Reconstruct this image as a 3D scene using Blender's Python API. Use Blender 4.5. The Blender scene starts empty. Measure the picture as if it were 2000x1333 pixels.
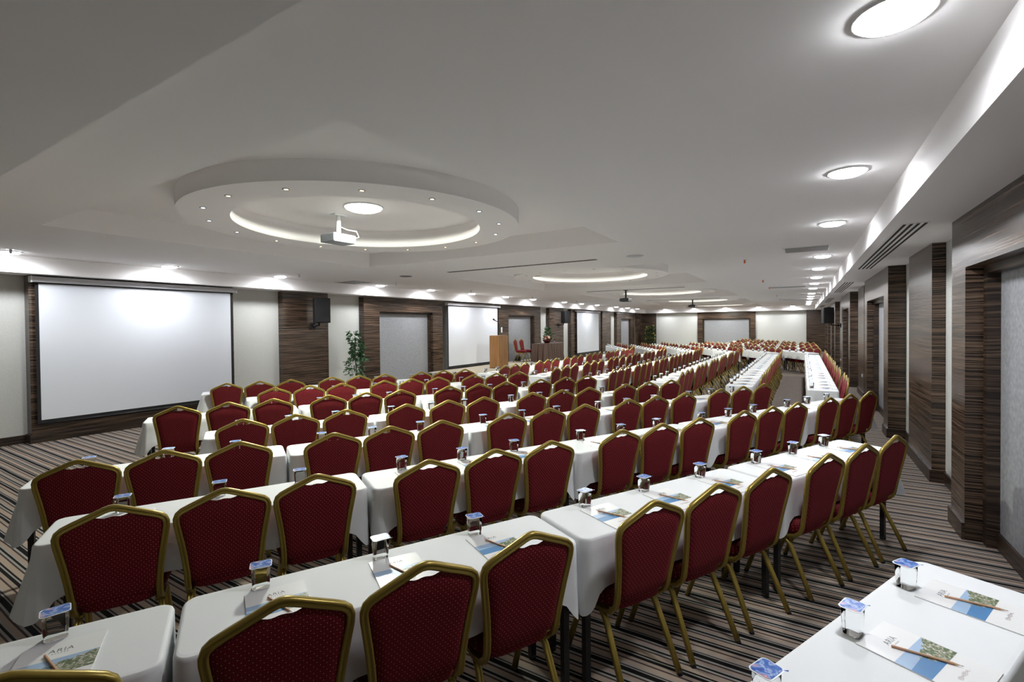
import bpy, math, random
from mathutils import Matrix, Vector
random.seed(7)
R = math.radians
C = bpy.context.scene.collection
sc = bpy.context.scene

# ------------------------------------------------------------------ camera, world, exposure, lights
F, YAW, PIT, ROLL, CAMH, HY = 930.0, R(31.4), R(0.8), 0.0095, 1.8, 638.0
CYP = HY + F * math.tan(PIT)
fw0 = Vector((-math.sin(YAW), math.cos(YAW), 0)); r0 = Vector((math.cos(YAW), math.sin(YAW), 0)); u0 = Vector((0, 0, 1))
fw = fw0 * math.cos(PIT) - u0 * math.sin(PIT); upv = u0 * math.cos(PIT) + fw0 * math.sin(PIT)
rt = r0 * math.cos(ROLL) - upv * math.sin(ROLL); up = upv * math.cos(ROLL) + r0 * math.sin(ROLL)
cd = bpy.data.cameras.new('camera'); cam = bpy.data.objects.new('camera', cd); C.objects.link(cam)
cam.matrix_world = Matrix(((rt.x, up.x, -fw.x, 0), (rt.y, up.y, -fw.y, 0), (rt.z, up.z, -fw.z, CAMH), (0, 0, 0, 1)))
cd.sensor_width = 36; cd.lens = F / 2000 * 36; cd.shift_y = -(666.5 - CYP) / 2000; cd.clip_end = 200
sc.camera = cam
w = bpy.data.worlds.new('world'); sc.world = w; w.use_nodes = True
w.node_tree.nodes['Background'].inputs[0].default_value = (0.9, 0.92, 1, 1)
w.node_tree.nodes['Background'].inputs[1].default_value = 0.02
sc.view_settings.view_transform = 'Standard'; sc.view_settings.look = 'None'
sc.view_settings.exposure = 0.73; sc.view_settings.gamma = 1.0
sc.cycles.max_bounces = 7; sc.cycles.diffuse_bounces = 6; sc.cycles.glossy_bounces = 3
sc.cycles.transmission_bounces = 6; sc.cycles.caustics_refractive = False; sc.cycles.caustics_reflective = False
sc.cycles.sample_clamp_indirect = 4.0
DL_W, RL_W = 13.0, 135.0            # power of the wall-side downlights and of the round lights in the ceiling rings

def lamp(name, loc, r, energy, col, spread, parent=None):
    l = bpy.data.lights.new(name, 'AREA'); l.shape = 'DISK'; l.size = 2 * r; l.energy = energy; l.color = col; l.spread = spread
    o = bpy.data.objects.new(name, l); C.objects.link(o); o.location = loc
    if parent: o.parent = parent
    return o

# ------------------------------------------------------------------ key dimensions
ZC, ZS, ZT, ZR, ZO = 2.95, 2.69, 3.28, 3.03, 3.215       # ceiling, soffit, tray ceiling, ring underside
XL, XR, YN, YF = -10.68, 1.36, -3.0, 36.5      # walls
FL, FR, FF = -10.15, 0.66, 36.05               # fascia planes
RINGS = [4.07, 11.3, 18.55, 25.8, 33.0]
RX = -4.6

# ------------------------------------------------------------------ materials
def nt(name):
    m = bpy.data.materials.new(name); m.use_nodes = True
    n = m.node_tree.nodes; return m, n, m.node_tree.links, n['Principled BSDF']
def mat(name, col, rough=0.6, metal=0.0, spec=0.5, bump=None, emis=None, trans=0, ior=1.45, noise=None):
    m, n, l, b = nt(name)
    b.inputs['Base Color'].default_value = (*col, 1); b.inputs['Roughness'].default_value = rough
    b.inputs['Metallic'].default_value = metal; b.inputs['Specular IOR Level'].default_value = spec
    b.inputs['Transmission Weight'].default_value = trans; b.inputs['IOR'].default_value = ior
    if emis: b.inputs['Emission Color'].default_value = (*emis[0], 1); b.inputs['Emission Strength'].default_value = emis[1]
    if noise or bump:
        tc = n.new('ShaderNodeTexCoord'); nz = n.new('ShaderNodeTexNoise')
        nz.inputs['Scale'].default_value = (noise or bump)[0]; nz.inputs['Detail'].default_value = 4
        l.new(tc.outputs['Object'], nz.inputs['Vector'])
    if noise:
        mr = n.new('ShaderNodeMapRange'); mr.inputs[1].default_value = .3; mr.inputs[2].default_value = .7
        mr.inputs[3].default_value = 1 - noise[1]; mr.inputs[4].default_value = 1 + noise[1]
        mx = n.new('ShaderNodeVectorMath'); mx.operation = 'SCALE'; mx.inputs[0].default_value = col
        l.new(nz.outputs['Fac'], mr.inputs[0]); l.new(mr.outputs[0], mx.inputs['Scale']); l.new(mx.outputs[0], b.inputs['Base Color'])
    if bump:
        bp = n.new('ShaderNodeBump'); bp.inputs['Strength'].default_value = bump[1]; bp.inputs['Distance'].default_value = .004
        l.new(nz.outputs['Fac'], bp.inputs['Height']); l.new(bp.outputs[0], b.inputs['Normal'])
    return m
def ramp(n, stops, interp='LINEAR'):
    r = n.new('ShaderNodeValToRGB'); r.color_ramp.interpolation = interp
    e = r.color_ramp.elements
    while len(e) > 1: e.remove(e[-1])
    e[0].position = stops[0][0]; e[0].color = (*stops[0][1], 1)
    for p, c in stops[1:]:
        x = e.new(p); x.color = (*c, 1)
    return r
def wood(name, cols, rough, sx=0.9, sz=42, dist=.35):
    """fine horizontal zebrano grain"""
    m, n, l, b = nt(name)
    tc = n.new('ShaderNodeTexCoord'); mp = n.new('ShaderNodeMapping'); mp.inputs['Scale'].default_value = (sx, sx, sz)
    nz = n.new('ShaderNodeTexNoise'); nz.inputs['Scale'].default_value = 1.6; nz.inputs['Detail'].default_value = 3; nz.inputs['Roughness'].default_value = .5
    nz2 = n.new('ShaderNodeTexNoise'); nz2.inputs['Scale'].default_value = 5; nz2.inputs['Detail'].default_value = 2
    va = n.new('ShaderNodeVectorMath'); va.operation = 'MULTIPLY_ADD'; va.inputs[1].default_value = (0, 0, .022); 
    l.new(tc.outputs['Object'], nz2.inputs['Vector']); l.new(nz2.outputs['Color'], va.inputs[0]); l.new(tc.outputs['Object'], va.inputs[2])
    l.new(va.outputs[0], mp.inputs['Vector']); l.new(mp.outputs[0], nz.inputs['Vector'])
    rp = ramp(n, [(.40, cols[0]), (.475, cols[1]), (.54, cols[2]), (.66, cols[3])])
    l.new(nz.outputs['Fac'], rp.inputs[0]); l.new(rp.outputs[0], b.inputs['Base Color'])
    b.inputs['Roughness'].default_value = rough
    bp = n.new('ShaderNodeBump'); bp.inputs['Strength'].default_value = .25; bp.inputs['Distance'].default_value = .002
    l.new(nz.outputs['Fac'], bp.inputs['Height']); l.new(bp.outputs[0], b.inputs['Normal'])
    return m
def fabric(name):
    m, n, l, b = nt(name)
    tc = n.new('ShaderNodeTexCoord'); sp = n.new('ShaderNodeSeparateXYZ'); l.new(tc.outputs['Object'], sp.inputs[0])
    def M(op, a, c=None):
        x = n.new('ShaderNodeMath'); x.operation = op
        for i, v in enumerate((a, c)):
            if v is None: continue
            if isinstance(v, (int, float)): x.inputs[i].default_value = v
            else: l.new(v, x.inputs[i])
        return x.outputs[0]
    h = M('ADD', sp.outputs[2], sp.outputs[1])
    P = 1 / .021
    a = M('FRACT', M('MULTIPLY', M('ADD', sp.outputs[0], h), P)); c = M('FRACT', M('MULTIPLY', M('SUBTRACT', sp.outputs[0], h), P))
    da = M('ABSOLUTE', M('SUBTRACT', a, .5)); dc = M('ABSOLUTE', M('SUBTRACT', c, .5))
    dot = M('LESS_THAN', M('MAXIMUM', da, dc), .085); line = M('LESS_THAN', M('MINIMUM', da, dc), .05)
    mx = n.new('ShaderNodeMix'); mx.data_type = 'RGBA'; mx.inputs[6].default_value = (.118, .0030, .0078, 1); mx.inputs[7].default_value = (.046, .0013, .0035, 1)
    l.new(line, mx.inputs[0])
    mx2 = n.new('ShaderNodeMix'); mx2.data_type = 'RGBA'; mx2.inputs[7].default_value = (.62, .24, .20, 1)
    l.new(dot, mx2.inputs[0]); l.new(mx.outputs[2], mx2.inputs[6]); l.new(mx2.outputs[2], b.inputs['Base Color'])
    b.inputs['Roughness'].default_value = .8; b.inputs['Sheen Weight'].default_value = .14; b.inputs['Sheen Roughness'].default_value = .4
    b.inputs['Sheen Tint'].default_value = (1, .12, .18, 1); b.inputs['Specular IOR Level'].default_value = .2
    return m
def carpet():
    m, n, l, b = nt('striped carpet')
    tc = n.new('ShaderNodeTexCoord'); sp = n.new('ShaderNodeSeparateXYZ')
    nz = n.new('ShaderNodeTexNoise'); nz.inputs['Scale'].default_value = 2.0; nz.inputs['Detail'].default_value = 1
    l.new(tc.outputs['Object'], sp.inputs[0]); l.new(tc.outputs['Object'], nz.inputs['Vector'])
    ma = n.new('ShaderNodeMath'); ma.operation = 'MULTIPLY_ADD'; ma.inputs[1].default_value = .012; l.new(nz.outputs['Fac'], ma.inputs[0]); l.new(sp.outputs[1], ma.inputs[2])
    mm = n.new('ShaderNodeMath'); mm.operation = 'MULTIPLY'; mm.inputs[1].default_value = 1 / .30; l.new(ma.outputs[0], mm.inputs[0])
    fr = n.new('ShaderNodeMath'); fr.operation = 'FRACT'; l.new(mm.outputs[0], fr.inputs[0])
    K = (.006, .006, .006); T = (.30, .235, .185); T2 = (.27, .21, .17); G = (.25, .235, .215); B = (.045, .032, .03)
    rp = ramp(n, [(0, K), (.10, G), (.125, B), (.155, G), (.185, T), (.30, B), (.335, T2), (.41, K), (.48, G), (.51, K), (.55, T), (.67, B), (.705, G), (.75, K), (.795, G), (.83, T2), (.915, B), (.955, G)], 'CONSTANT')
    l.new(fr.outputs[0], rp.inputs[0])
    n2 = n.new('ShaderNodeTexNoise'); n2.inputs['Scale'].default_value = 260; l.new(tc.outputs['Object'], n2.inputs['Vector'])
    bp = n.new('ShaderNodeBump'); bp.inputs['Strength'].default_value = .5; bp.inputs['Distance'].default_value = .004
    l.new(n2.outputs['Fac'], bp.inputs['Height']); l.new(bp.outputs[0], b.inputs['Normal'])
    l.new(rp.outputs[0], b.inputs['Base Color']); b.inputs['Roughness'].default_value = .95; b.inputs['Specular IOR Level'].default_value = .1
    return m
def landscape():
    """the coast photograph printed across the note pads (flat print)"""
    m, n, l, b = nt('printed coast picture')
    tc = n.new('ShaderNodeTexCoord'); sp = n.new('ShaderNodeSeparateXYZ'); l.new(tc.outputs['Object'], sp.inputs[0])
    nz = n.new('ShaderNodeTexNoise'); nz.inputs['Scale'].default_value = 38; nz.inputs['Detail'].default_value = 4
    nb = n.new('ShaderNodeTexNoise'); nb.inputs['Scale'].default_value = 130; nb.inputs['Detail'].default_value = 3
    l.new(tc.outputs['Object'], nz.inputs['Vector']); l.new(tc.outputs['Object'], nb.inputs['Vector'])
    def M(op, *a):
        x = n.new('ShaderNodeMath'); x.operation = op
        for i, v in enumerate(a):
            if isinstance(v, (int, float)): x.inputs[i].default_value = v
            else: l.new(v, x.inputs[i])
        return x.outputs[0]
    X, Y = sp.outputs[0], sp.outputs[1]
    wob = M('MULTIPLY', M('SUBTRACT', nz.outputs['Fac'], .5), .05)
    # land: right of a diagonal coast, below a ridge line that climbs to the right
    ridge = M('ADD', M('MULTIPLY', X, .30), M('ADD', wob, .012))
    land1 = M('LESS_THAN', Y, ridge)
    coast = M('GREATER_THAN', M('ADD', X, M('ADD', M('MULTIPLY', wob, 1.6), M('MULTIPLY', Y, .9))), -.012)
    land = M('MULTIPLY', land1, coast)
    sea = M('LESS_THAN', Y, M('ADD', .008, M('MULTIPLY', X, .05)))
    def mix(f, a, c):
        x = n.new('ShaderNodeMix'); x.data_type = 'RGBA'; l.new(f, x.inputs[0])
        for i, v in ((6, a), (7, c)):
            if isinstance(v, tuple): x.inputs[i].default_value = (*v, 1)
            else: l.new(v, x.inputs[i])
        return x.outputs[2]
    lc = ramp(n, [(.35, (.05, .10, .04)), (.5, (.16, .19, .09)), (.58, (.42, .40, .33)), (.66, (.62, .6, .55))]); l.new(nb.outputs['Fac'], lc.inputs[0])
    col = mix(land, mix(sea, (.33, .47, .66), (.07, .22, .45)), lc.outputs[0])
    l.new(col, b.inputs['Base Color']); b.inputs['Roughness'].default_value = .35
    return m
def lidmat():
    m, n, l, b = nt('printed foil lid')
    tc = n.new('ShaderNodeTexCoord'); nz = n.new('ShaderNodeTexNoise'); nz.inputs['Scale'].default_value = 42; nz.inputs['Detail'].default_value = 1
    l.new(tc.outputs['Object'], nz.inputs['Vector'])
    rp = ramp(n, [(.36, (.015, .07, .36)), (.48, (.04, .15, .50)), (.53, (.38, .46, .66)), (.57, (.06, .2, .55)), (.68, (.6, .3, .36))]); l.new(nz.outputs['Fac'], rp.inputs[0])
    l.new(rp.outputs[0], b.inputs['Base Color']); b.inputs['Roughness'].default_value = .3; b.inputs['Specular IOR Level'].default_value = .3
    return m
M_ceil = mat('white painted plasterboard', (.89, .865, .855), .8, spec=.2)
M_wallw = mat('pale textured wallcovering', (.60, .605, .575), .8, noise=(70, .05), spec=.2)
M_panel = mat('grey fabric wall panel', (.30, .305, .32), .85, noise=(28, .16), spec=.2)
M_wood = wood('zebrano veneer', ((.009, .0055, .0038), (.043, .026, .016), (.088, .055, .036), (.155, .10, .066)), .27, .7, 60)
M_woodd = wood('dark wooden skirting', ((.012, .008, .006), (.03, .018, .012), (.05, .03, .02), (.09, .06, .04)), .35)
M_carpet = carpet()
M_red = fabric('red patterned upholstery')
M_gold = mat('gold painted tube', (.31, .222, .045), .32, .5)
M_foot = mat('black rubber foot', (.012, .012, .012), .6)
M_cloth = mat('white tablecloth cotton', (.76, .775, .79), .62, bump=(500, .12), spec=.3)
M_black = mat('black metal', (.012, .012, .013), .4)
M_ply = mat('brown laminate board', (.20, .12, .07), .5)
M_cup = mat('clear plastic cup of water', (.97, .99, .99), .02, trans=1.0, ior=1.17)
M_rim = mat('translucent plastic rim', (.80, .86, .88), .25)
M_lid = lidmat()
M_paper = mat('white glossy paper', (.80, .80, .80), .3)
M_print = landscape()
M_ink = mat('grey printing ink', (.17, .17, .18), .5)
M_inkp = mat('rose printing ink', (.42, .25, .24), .5)
M_pencil = mat('natural wooden pencil', (.62, .36, .22), .5)
M_lead = mat('graphite', (.03, .03, .03), .4)
M_screen = mat('matt white projection cloth', (.74, .77, .82), .85, spec=.1)
M_alu = mat('light grey aluminium housing', (.52, .52, .54), .4, .1)
M_proj = mat('silver projector case', (.22, .24, .26), .35, .3)
M_border = mat('black screen border', (.008, .008, .009), .7)
M_spk = mat('black speaker cabinet', (.010, .010, .011), .5)
M_grille = mat('black speaker grille', (.02, .02, .022), .65, bump=(300, .6))
M_glow = mat('lit white diffuser', (1, 1, 1), .5, emis=((.93, .96, 1), 34.0))
M_glowr = mat('lit round light', (1, 1, 1), .5, emis=((.96, 1, .93), 6.0))
M_warm = mat('warm spot bulb', (1, .8, .6), .5, emis=((1, .60, .27), 12.0))
M_cool = mat('cool spot bulb', (.8, .9, 1), .5, emis=((.72, .86, 1), 12.0))
M_ring = mat('white metal lamp rim', (.75, .75, .75), .3)
M_grey = mat('grey vent metal', (.19, .18, .165), .5)
M_dark = mat('dark gap', (.02, .018, .017), .8)
M_lect = None
M_skirt = mat('brown satin skirt', (.115, .068, .052), .42, spec=.5)
M_stage = mat('beige stage carpet', (.42, .37, .28), .9, noise=(60, .06))
M_stagef = mat('black stage skirt', (.02, .018, .016), .8)
M_leaf = mat('green leaf', (.045, .12, .045), .5, noise=(18, .4)); M_leaf2 = mat('dark green leaf', (.028, .06, .02), .5, noise=(18, .4))
M_yel = mat('yellow blossom', (.55, .42, .07), .6); M_stem = mat('brown stem', (.09, .06, .035), .8)
M_pot = mat('terracotta pot', (.12, .06, .04), .5); M_soil = mat('soil', (.03, .02, .015), .9)
M_bowl = mat('dark red glazed bowl', (.06, .01, .01), .2)
M_white = mat('white plastic', (.75, .75, .74), .4); M_blossom = mat('cream blossom', (.75, .55, .42), .6); M_rust = mat('rust red blossom', (.30, .05, .03), .6)
M_orange = mat('orange plastic cap', (.75, .16, .05), .5)
M_glass = mat('clear glass', (.95, .97, .97), .03, trans=1.0, ior=1.4)
def lectern_mat():
    m, n, l, b = nt('teak veneer lectern')
    tc = n.new('ShaderNodeTexCoord'); mp = n.new('ShaderNodeMapping'); mp.inputs['Scale'].default_value = (14, 14, .8)
    nz = n.new('ShaderNodeTexNoise'); nz.inputs['Scale'].default_value = 1.5; nz.inputs['Detail'].default_value = 4
    l.new(tc.outputs['Object'], mp.inputs['Vector']); l.new(mp.outputs[0], nz.inputs['Vector'])
    rp = ramp(n, [(.3, (.21, .095, .03)), (.5, (.30, .145, .05)), (.7, (.38, .20, .08))]); l.new(nz.outputs['Fac'], rp.inputs[0])
    l.new(rp.outputs[0], b.inputs['Base Color']); b.inputs['Roughness'].default_value = .4
    return m
M_lect = lectern_mat()

# ------------------------------------------------------------------ mesh helpers
class MB:
    def __init__(s): s.v = []; s.f = []; s.sm = []
    def add(s, vs, fs, sm=False):
        o = len(s.v); s.v += [tuple(p) for p in vs]; s.f += [tuple(i + o for i in f) for f in fs]; s.sm += [sm] * len(fs); return s
    def box(s, x0, x1, y0, y1, z0, z1):
        return s.add([(x, y, z) for z in (z0, z1) for y in (y0, y1) for x in (x0, x1)],
                     [(0, 2, 3, 1), (4, 5, 7, 6), (0, 1, 5, 4), (2, 6, 7, 3), (0, 4, 6, 2), (1, 3, 7, 5)])
    def rbox(s, c, sx, sy, sz, rz=0, bev=.0):
        """box centred on c, turned by rz"""
        k = math.cos(rz); q = math.sin(rz); o = []
        for z in (-sz / 2, sz / 2):
            for y in (-sy / 2, sy / 2):
                for x in (-sx / 2, sx / 2): o.append((c[0] + x * k - y * q, c[1] + x * q + y * k, c[2] + z))
        return s.add(o, [(0, 2, 3, 1), (4, 5, 7, 6), (0, 1, 5, 4), (2, 6, 7, 3), (0, 4, 6, 2), (1, 3, 7, 5)])
    def quad(s, a, b, c, d): return s.add([a, b, c, d], [(0, 1, 2, 3)])
    def lathe(s, prof, cx=0, cy=0, n=32, sm=True, closed=False):
        vs = []; fs = []; m = len(prof)
        for i in range(n):
            a = 2 * math.pi * i / n
            for r, z in prof: vs.append((cx + r * math.cos(a), cy + r * math.sin(a), z))
        for i in range(n):
            j = (i + 1) % n
            for k in range(m if closed else m - 1):
                k2 = (k + 1) % m
                fs.append((i * m + k, j * m + k, j * m + k2, i * m + k2))
        return s.add(vs, fs, sm)
    def disc(s, cx, cy, z, r, n=32, down=True):
        vs = [(cx + r * math.cos(2 * math.pi * i / n), cy + r * math.sin(2 * math.pi * i / n), z) for i in range(n)]
        return s.add(vs, [tuple(range(n)) if not down else tuple(reversed(range(n)))])
    def tube(s, pts, prof, closed=False, upv=None, sm=True, cap=True):
        """sweep a 2-D profile (list of (a,b)) along pts; b follows upv"""
        pts = [Vector(p) for p in pts]; n = len(pts); m = len(prof); vs = []
        for i, p in enumerate(pts):
            if closed: t = pts[(i + 1) % n] - pts[i - 1]
            else: t = pts[min(i + 1, n - 1)] - pts[max(i - 1, 0)]
            t.normalize(); ref = Vector(upv) if upv else (Vector((0, 0, 1)) if abs(t.z) < .9 else Vector((0, 1, 0)))
            a = t.cross(ref).normalized(); b = a.cross(t).normalized()
            for u, v in prof: vs.append(p + a * u + b * v)
        fs = []
        for i in range(n if closed else n - 1):
            j = (i + 1) % n
            for k in range(m):
                k2 = (k + 1) % m; fs.append((i * m + k, i * m + k2, j * m + k2, j * m + k))
        if cap and not closed: fs += [tuple(reversed(range(m))), tuple(range((n - 1) * m, n * m))]
        return s.add(vs, fs, sm)
    def rod(s, a, b, r, n=10): return s.tube([a, b], circ(r, n), sm=True)
    def sphere(s, c, r, n=12, m=8, sq=1.0):
        vs = []; fs = []
        for i in range(m + 1):
            a = math.pi * i / m
            for j in range(n):
                t = 2 * math.pi * j / n; vs.append((c[0] + r * math.sin(a) * math.cos(t), c[1] + r * math.sin(a) * math.sin(t), c[2] + r * sq * math.cos(a)))
        for i in range(m):
            for j in range(n):
                k = (j + 1) % n; fs.append((i * n + j, (i + 1) * n + j, (i + 1) * n + k, i * n + k))
        return s.add(vs, fs, True)
    def mesh(s, name, m):
        d = bpy.data.meshes.new(name); d.from_pydata(s.v, [], s.f); d.polygons.foreach_set('use_smooth', s.sm); d.materials.append(m); d.update(); return d
def circ(r, n=10, ry=None):
    ry = ry or r; return [(r * math.cos(2 * math.pi * i / n), ry * math.sin(2 * math.pi * i / n)) for i in range(n)]
def obj(name, mb, m, parent=None, bevel=0):
    d = mb.mesh(name, m) if isinstance(mb, MB) else mb
    o = bpy.data.objects.new(name, d); C.objects.link(o)
    if parent: o.parent = parent
    if bevel:
        b = o.modifiers.new('bevel', 'BEVEL'); b.width = bevel; b.segments = 2; b.limit_method = 'ANGLE'
    return o
def tag(o, label, cat, group=None):
    o['label'] = label; o['category'] = cat
    if group: o['group'] = group
    return o
def thing(name, label, cat, loc=(0, 0, 0), rz=0, group=None):
    o = bpy.data.objects.new(name, None); C.objects.link(o); o.location = loc; o.rotation_euler = (0, 0, rz); o.empty_display_size = .1
    return tag(o, label, cat, group)
def struct(name, mb, m, parent=None, bevel=0):
    o = obj(name, mb, m, parent, bevel)
    if not parent: o['kind'] = 'structure'
    return o
def sroot(name, loc=(0, 0, 0)):
    o = bpy.data.objects.new(name, None); C.objects.link(o); o.location = loc; o['kind'] = 'structure'; return o
def dup(root, loc, rz, label, group=None, skip=()):
    r = root.copy(); C.objects.link(r); r.location = loc; r.rotation_euler = (0, 0, rz); r['label'] = label
    if group: r['group'] = group
    for ch in root.children:
        if ch.name.split('.')[0] in skip: continue
        c = ch.copy(); C.objects.link(c); c.parent = r
        for g in ch.children:
            if g.name.split('.')[0] in skip: continue
            d = g.copy(); C.objects.link(d); d.parent = c
    return r
ORD = ['zeroth', 'first', 'second', 'third', 'fourth', 'fifth', 'sixth', 'seventh', 'eighth', 'ninth', 'tenth', 'eleventh', 'twelfth', 'thirteenth',
       'fourteenth', 'fifteenth', 'sixteenth', 'seventeenth', 'eighteenth']

# ------------------------------------------------------------------ room shell
struct('floor', MB().box(XL - .3, XR + .3, YN - .3, YF + .3, -.1, 0), M_carpet)
struct('wall_left', MB().box(XL - .2, XL, YN, YF, 0, ZC), M_wallw)
struct('wall_right', MB().box(XR, XR + .2, YN, YF, 0, ZC), M_wallw)
struct('wall_far', MB().box(XL - .2, XR + .2, YF, YF + .2, 0, ZC), M_wallw)
struct('wall_near', MB().box(XL - .2, XR + .2, YN - .2, YN, 0, ZC), M_wallw)
NEARF = .82
c = MB()
xs = [FL, -7.06, -2.17, FR]
ys = [NEARF]
for ry in RINGS: ys += [ry - 2.3, min(ry + 2.3, FF - .5)]
ys.append(FF)
for i in range(3):
    for j in range(len(ys) - 1):
        if i == 1 and j % 2 == 1: continue
        c.box(xs[i], xs[i + 1], ys[j], ys[j + 1], ZC, ZC + .06)
# soffits with their fascias
c.box(FR, XR + .2, YN, YF + .2, ZS, ZC + .06); c.box(XL - .2, FL, YN, YF + .2, ZS, ZC + .06)
c.box(FL, FR, FF, YF + .2, ZS, ZC + .06); c.box(FL, FR, YN - .2, NEARF, ZS, ZC + .06)
struct('ceiling', c, M_ceil)
for k, ry in enumerate(RINGS):
    y0, y1 = ry - 2.3, min(ry + 2.3, FF - .5)
    t = MB()
    t.box(-7.12, -7.06, y0 - .06, y1 + .06, ZC + .06, ZT); t.box(-2.17, -2.11, y0 - .06, y1 + .06, ZC + .06, ZT)
    t.box(-7.06, -2.17, y0 - .06, y0, ZC + .06, ZT); t.box(-7.06, -2.17, y1, y1 + .06, ZC + .06, ZT)
    t.box(-7.12, -2.11, y0 - .06, y1 + .06, ZT, ZT + .05)
    tr = struct('trim_%d' % (k + 1), t, M_ceil)
    g = MB(); g.lathe([(1.90, ZT), (1.90, ZR), (1.42, ZR), (1.42, ZR + .10), (1.50, ZR + .10), (1.50, ZT)], RX, ry, 96)
    g2 = MB(); vs = []
    for i in range(96):
        a = 2 * math.pi * i / 96; ca, sa = math.cos(a), math.sin(a)
        kx = ((-2.17 - RX) if ca > 0 else (RX + 7.06)) / max(1e-6, abs(ca)); ky = ((y1 - ry) if sa > 0 else (ry - y0)) / max(1e-6, abs(sa)); k_ = min(kx, ky)
        vs += [(RX + 1.9 * ca, ry + 1.9 * sa, ZO), (RX + k_ * ca, ry + k_ * sa, ZO)]
    g2.add(vs, [(2 * i, 2 * i + 1, (2 * i + 3) % 192, (2 * i + 2) % 192) for i in range(96)])
    for cx_, cy_ in ((-2.17, y1), (-7.06, y1), (-7.06, y0), (-2.17, y0)):
        a = math.atan2(cy_ - ry, cx_ - RX) % (2 * math.pi); i = int(a / (2 * math.pi) * 96); g2.add([vs[2 * i + 1], (cx_, cy_, ZO), vs[(2 * i + 3) % 192]], [(0, 1, 2)])
    obj('tray_ceiling', g2, M_ceil, tr)
    r_ = obj('ceiling_ring', g, M_ceil, tr)
    for p in r_.data.polygons: p.use_smooth = abs(p.normal.z) < .5
# main ceiling lights beside the walls
def downlight_mesh():
    b = MB().lathe([(.135, 0), (.135, -.008), (.118, -.010), (.118, -.002)], n=28); d = MB().lathe([(.117, -.004), (.112, -.020), (.085, -.032), (.04, -.038), (0, -.039)], n=28)
    return b.mesh('lamp_rim', M_ring), d.mesh('diffuser', M_glow)
dl = downlight_mesh(); nd = 0
def downlight(x, y, z, label, group, energy=None):
    t = thing('ceiling_light', label, 'ceiling light', (x, y, z), 0, group)
    obj('lamp_rim', dl[0], M_ring, t); obj('diffuser', dl[1], M_glow, t)
    lamp('lamp', (0, 0, -.045), .11, energy or DL_W, (.93, .95, 1), R(172), t)
    return t
RY = [.0, 2.27, 4.42, 6.58, 9.67, 11.8, 14.0, 16.1, 18.25, 21.3, 23.5, 25.6, 28.7, 30.9, 33.0]
RY = [y for y in RY if y > NEARF]
for i, y in enumerate(RY):
    downlight(.29, y, ZC, 'round recessed ceiling light near the right soffit, %s from the camera' % ORD[i + 1], 'lights beside the right soffit')
LY = [2.11, 4.15, 6.3, 9.2, 11.25, 13.4, 15.6, 17.8, 20.9, 23.0, 25.2, 28.4, 30.6, 32.8]
for i, y in enumerate(LY):
    downlight(-9.79, y, ZC, 'round recessed ceiling light by the left soffit, %s from the left' % ORD[i + 1], 'lights beside the left soffit')
for i, x in enumerate([-8.6, -6.6, -4.55, -2.5, -.55]):
    downlight(x, FF - .38, ZC, 'round ceiling light before the far wall, %s from left' % ORD[i + 1], 'lights before the far wall')
# ring spots and round lights
sp_rim = MB().lathe([(.032, 0), (.032, -.006), (.019, -.007), (.019, -.001)], n=14).mesh('spot_rim', M_alu)
sp_w = MB().disc(0, 0, -.003, .019, 14).mesh('bulb', M_warm); sp_c = MB().disc(0, 0, -.003, .019, 14).mesh('bulb', M_cool)
rl_r = MB().lathe([(.235, 0), (.235, -.012), (.215, -.014), (.215, -.004)], n=40).mesh('lamp_rim', M_ring); rl_d = MB().lathe([(.216, -.006), (.208, -.028), (.16, -.048), (.08, -.057), (0, -.06)], n=40).mesh('diffuser', M_glowr)
for k, ry in enumerate(RINGS):
    t = thing('ceiling_light', 'large round light inside ceiling ring number %s from the camera' % ['one', 'two', 'three', 'four', 'five'][k], 'ceiling light', (RX + .02, ry - .02, ZT), 0, 'round ring lights')
    obj('lamp_rim', rl_r, M_ring, t); obj('diffuser', rl_d, M_glowr, t); lamp('lamp', (0, 0, -.066), .2, RL_W, (.97, 1, .89), R(178), t)
    for i in range(16):
        a = R(3 + 22.5 * i); cool = (k == 0 and i in (0, 1, 2, 9, 10, 11))
        t = thing('spotlight', 'tiny %s spotlight, %s counterclockwise around ceiling ring %s' % ('cool white' if cool else 'warm', ORD[i + 1], ['one', 'two', 'three', 'four', 'five'][k]),
                  'spotlight', (RX + 1.67 * math.cos(a), ry + 1.67 * math.sin(a), ZR), 0, 'spotlights of the ceiling rings')
        obj('spot_rim', sp_rim, M_alu, t); obj('bulb', sp_c if cool else sp_w, M_cool if cool else M_warm, t)

# ------------------------------------------------------------------ wood pillars, frames, skirtings
trimn = [5]
def tname(): trimn[0] += 1; return 'trim_%d' % trimn[0]
def yb(side, d0, d1, y0, y1, z0, z1, mb):
    """box on a long wall; d = distance from the wall plane into the room"""
    if side == 'L': mb.box(XL + d0, XL + d1, y0, y1, z0, z1)
    elif side == 'R': mb.box(XR - d1, XR - d0, y0, y1, z0, z1)
    else: mb.box(y0, y1, YF - d1, YF - d0, z0, z1)
    return mb
def pillar(side, y0, y1, d):
    t = sroot(tname()); e = .0
    obj('wood_panel', yb(side, 0, d, y0, y1, 0, ZS, MB()), M_wood, t)
    obj('skirting', yb(side, d, d + .02, y0 - .02, y1 + .02, 0, .14, yb(side, 0, d + .001, y0 - .02, y0, 0, .14, yb(side, 0, d + .001, y1, y1 + .02, 0, .14, MB()))), M_woodd, t)
    return t
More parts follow.
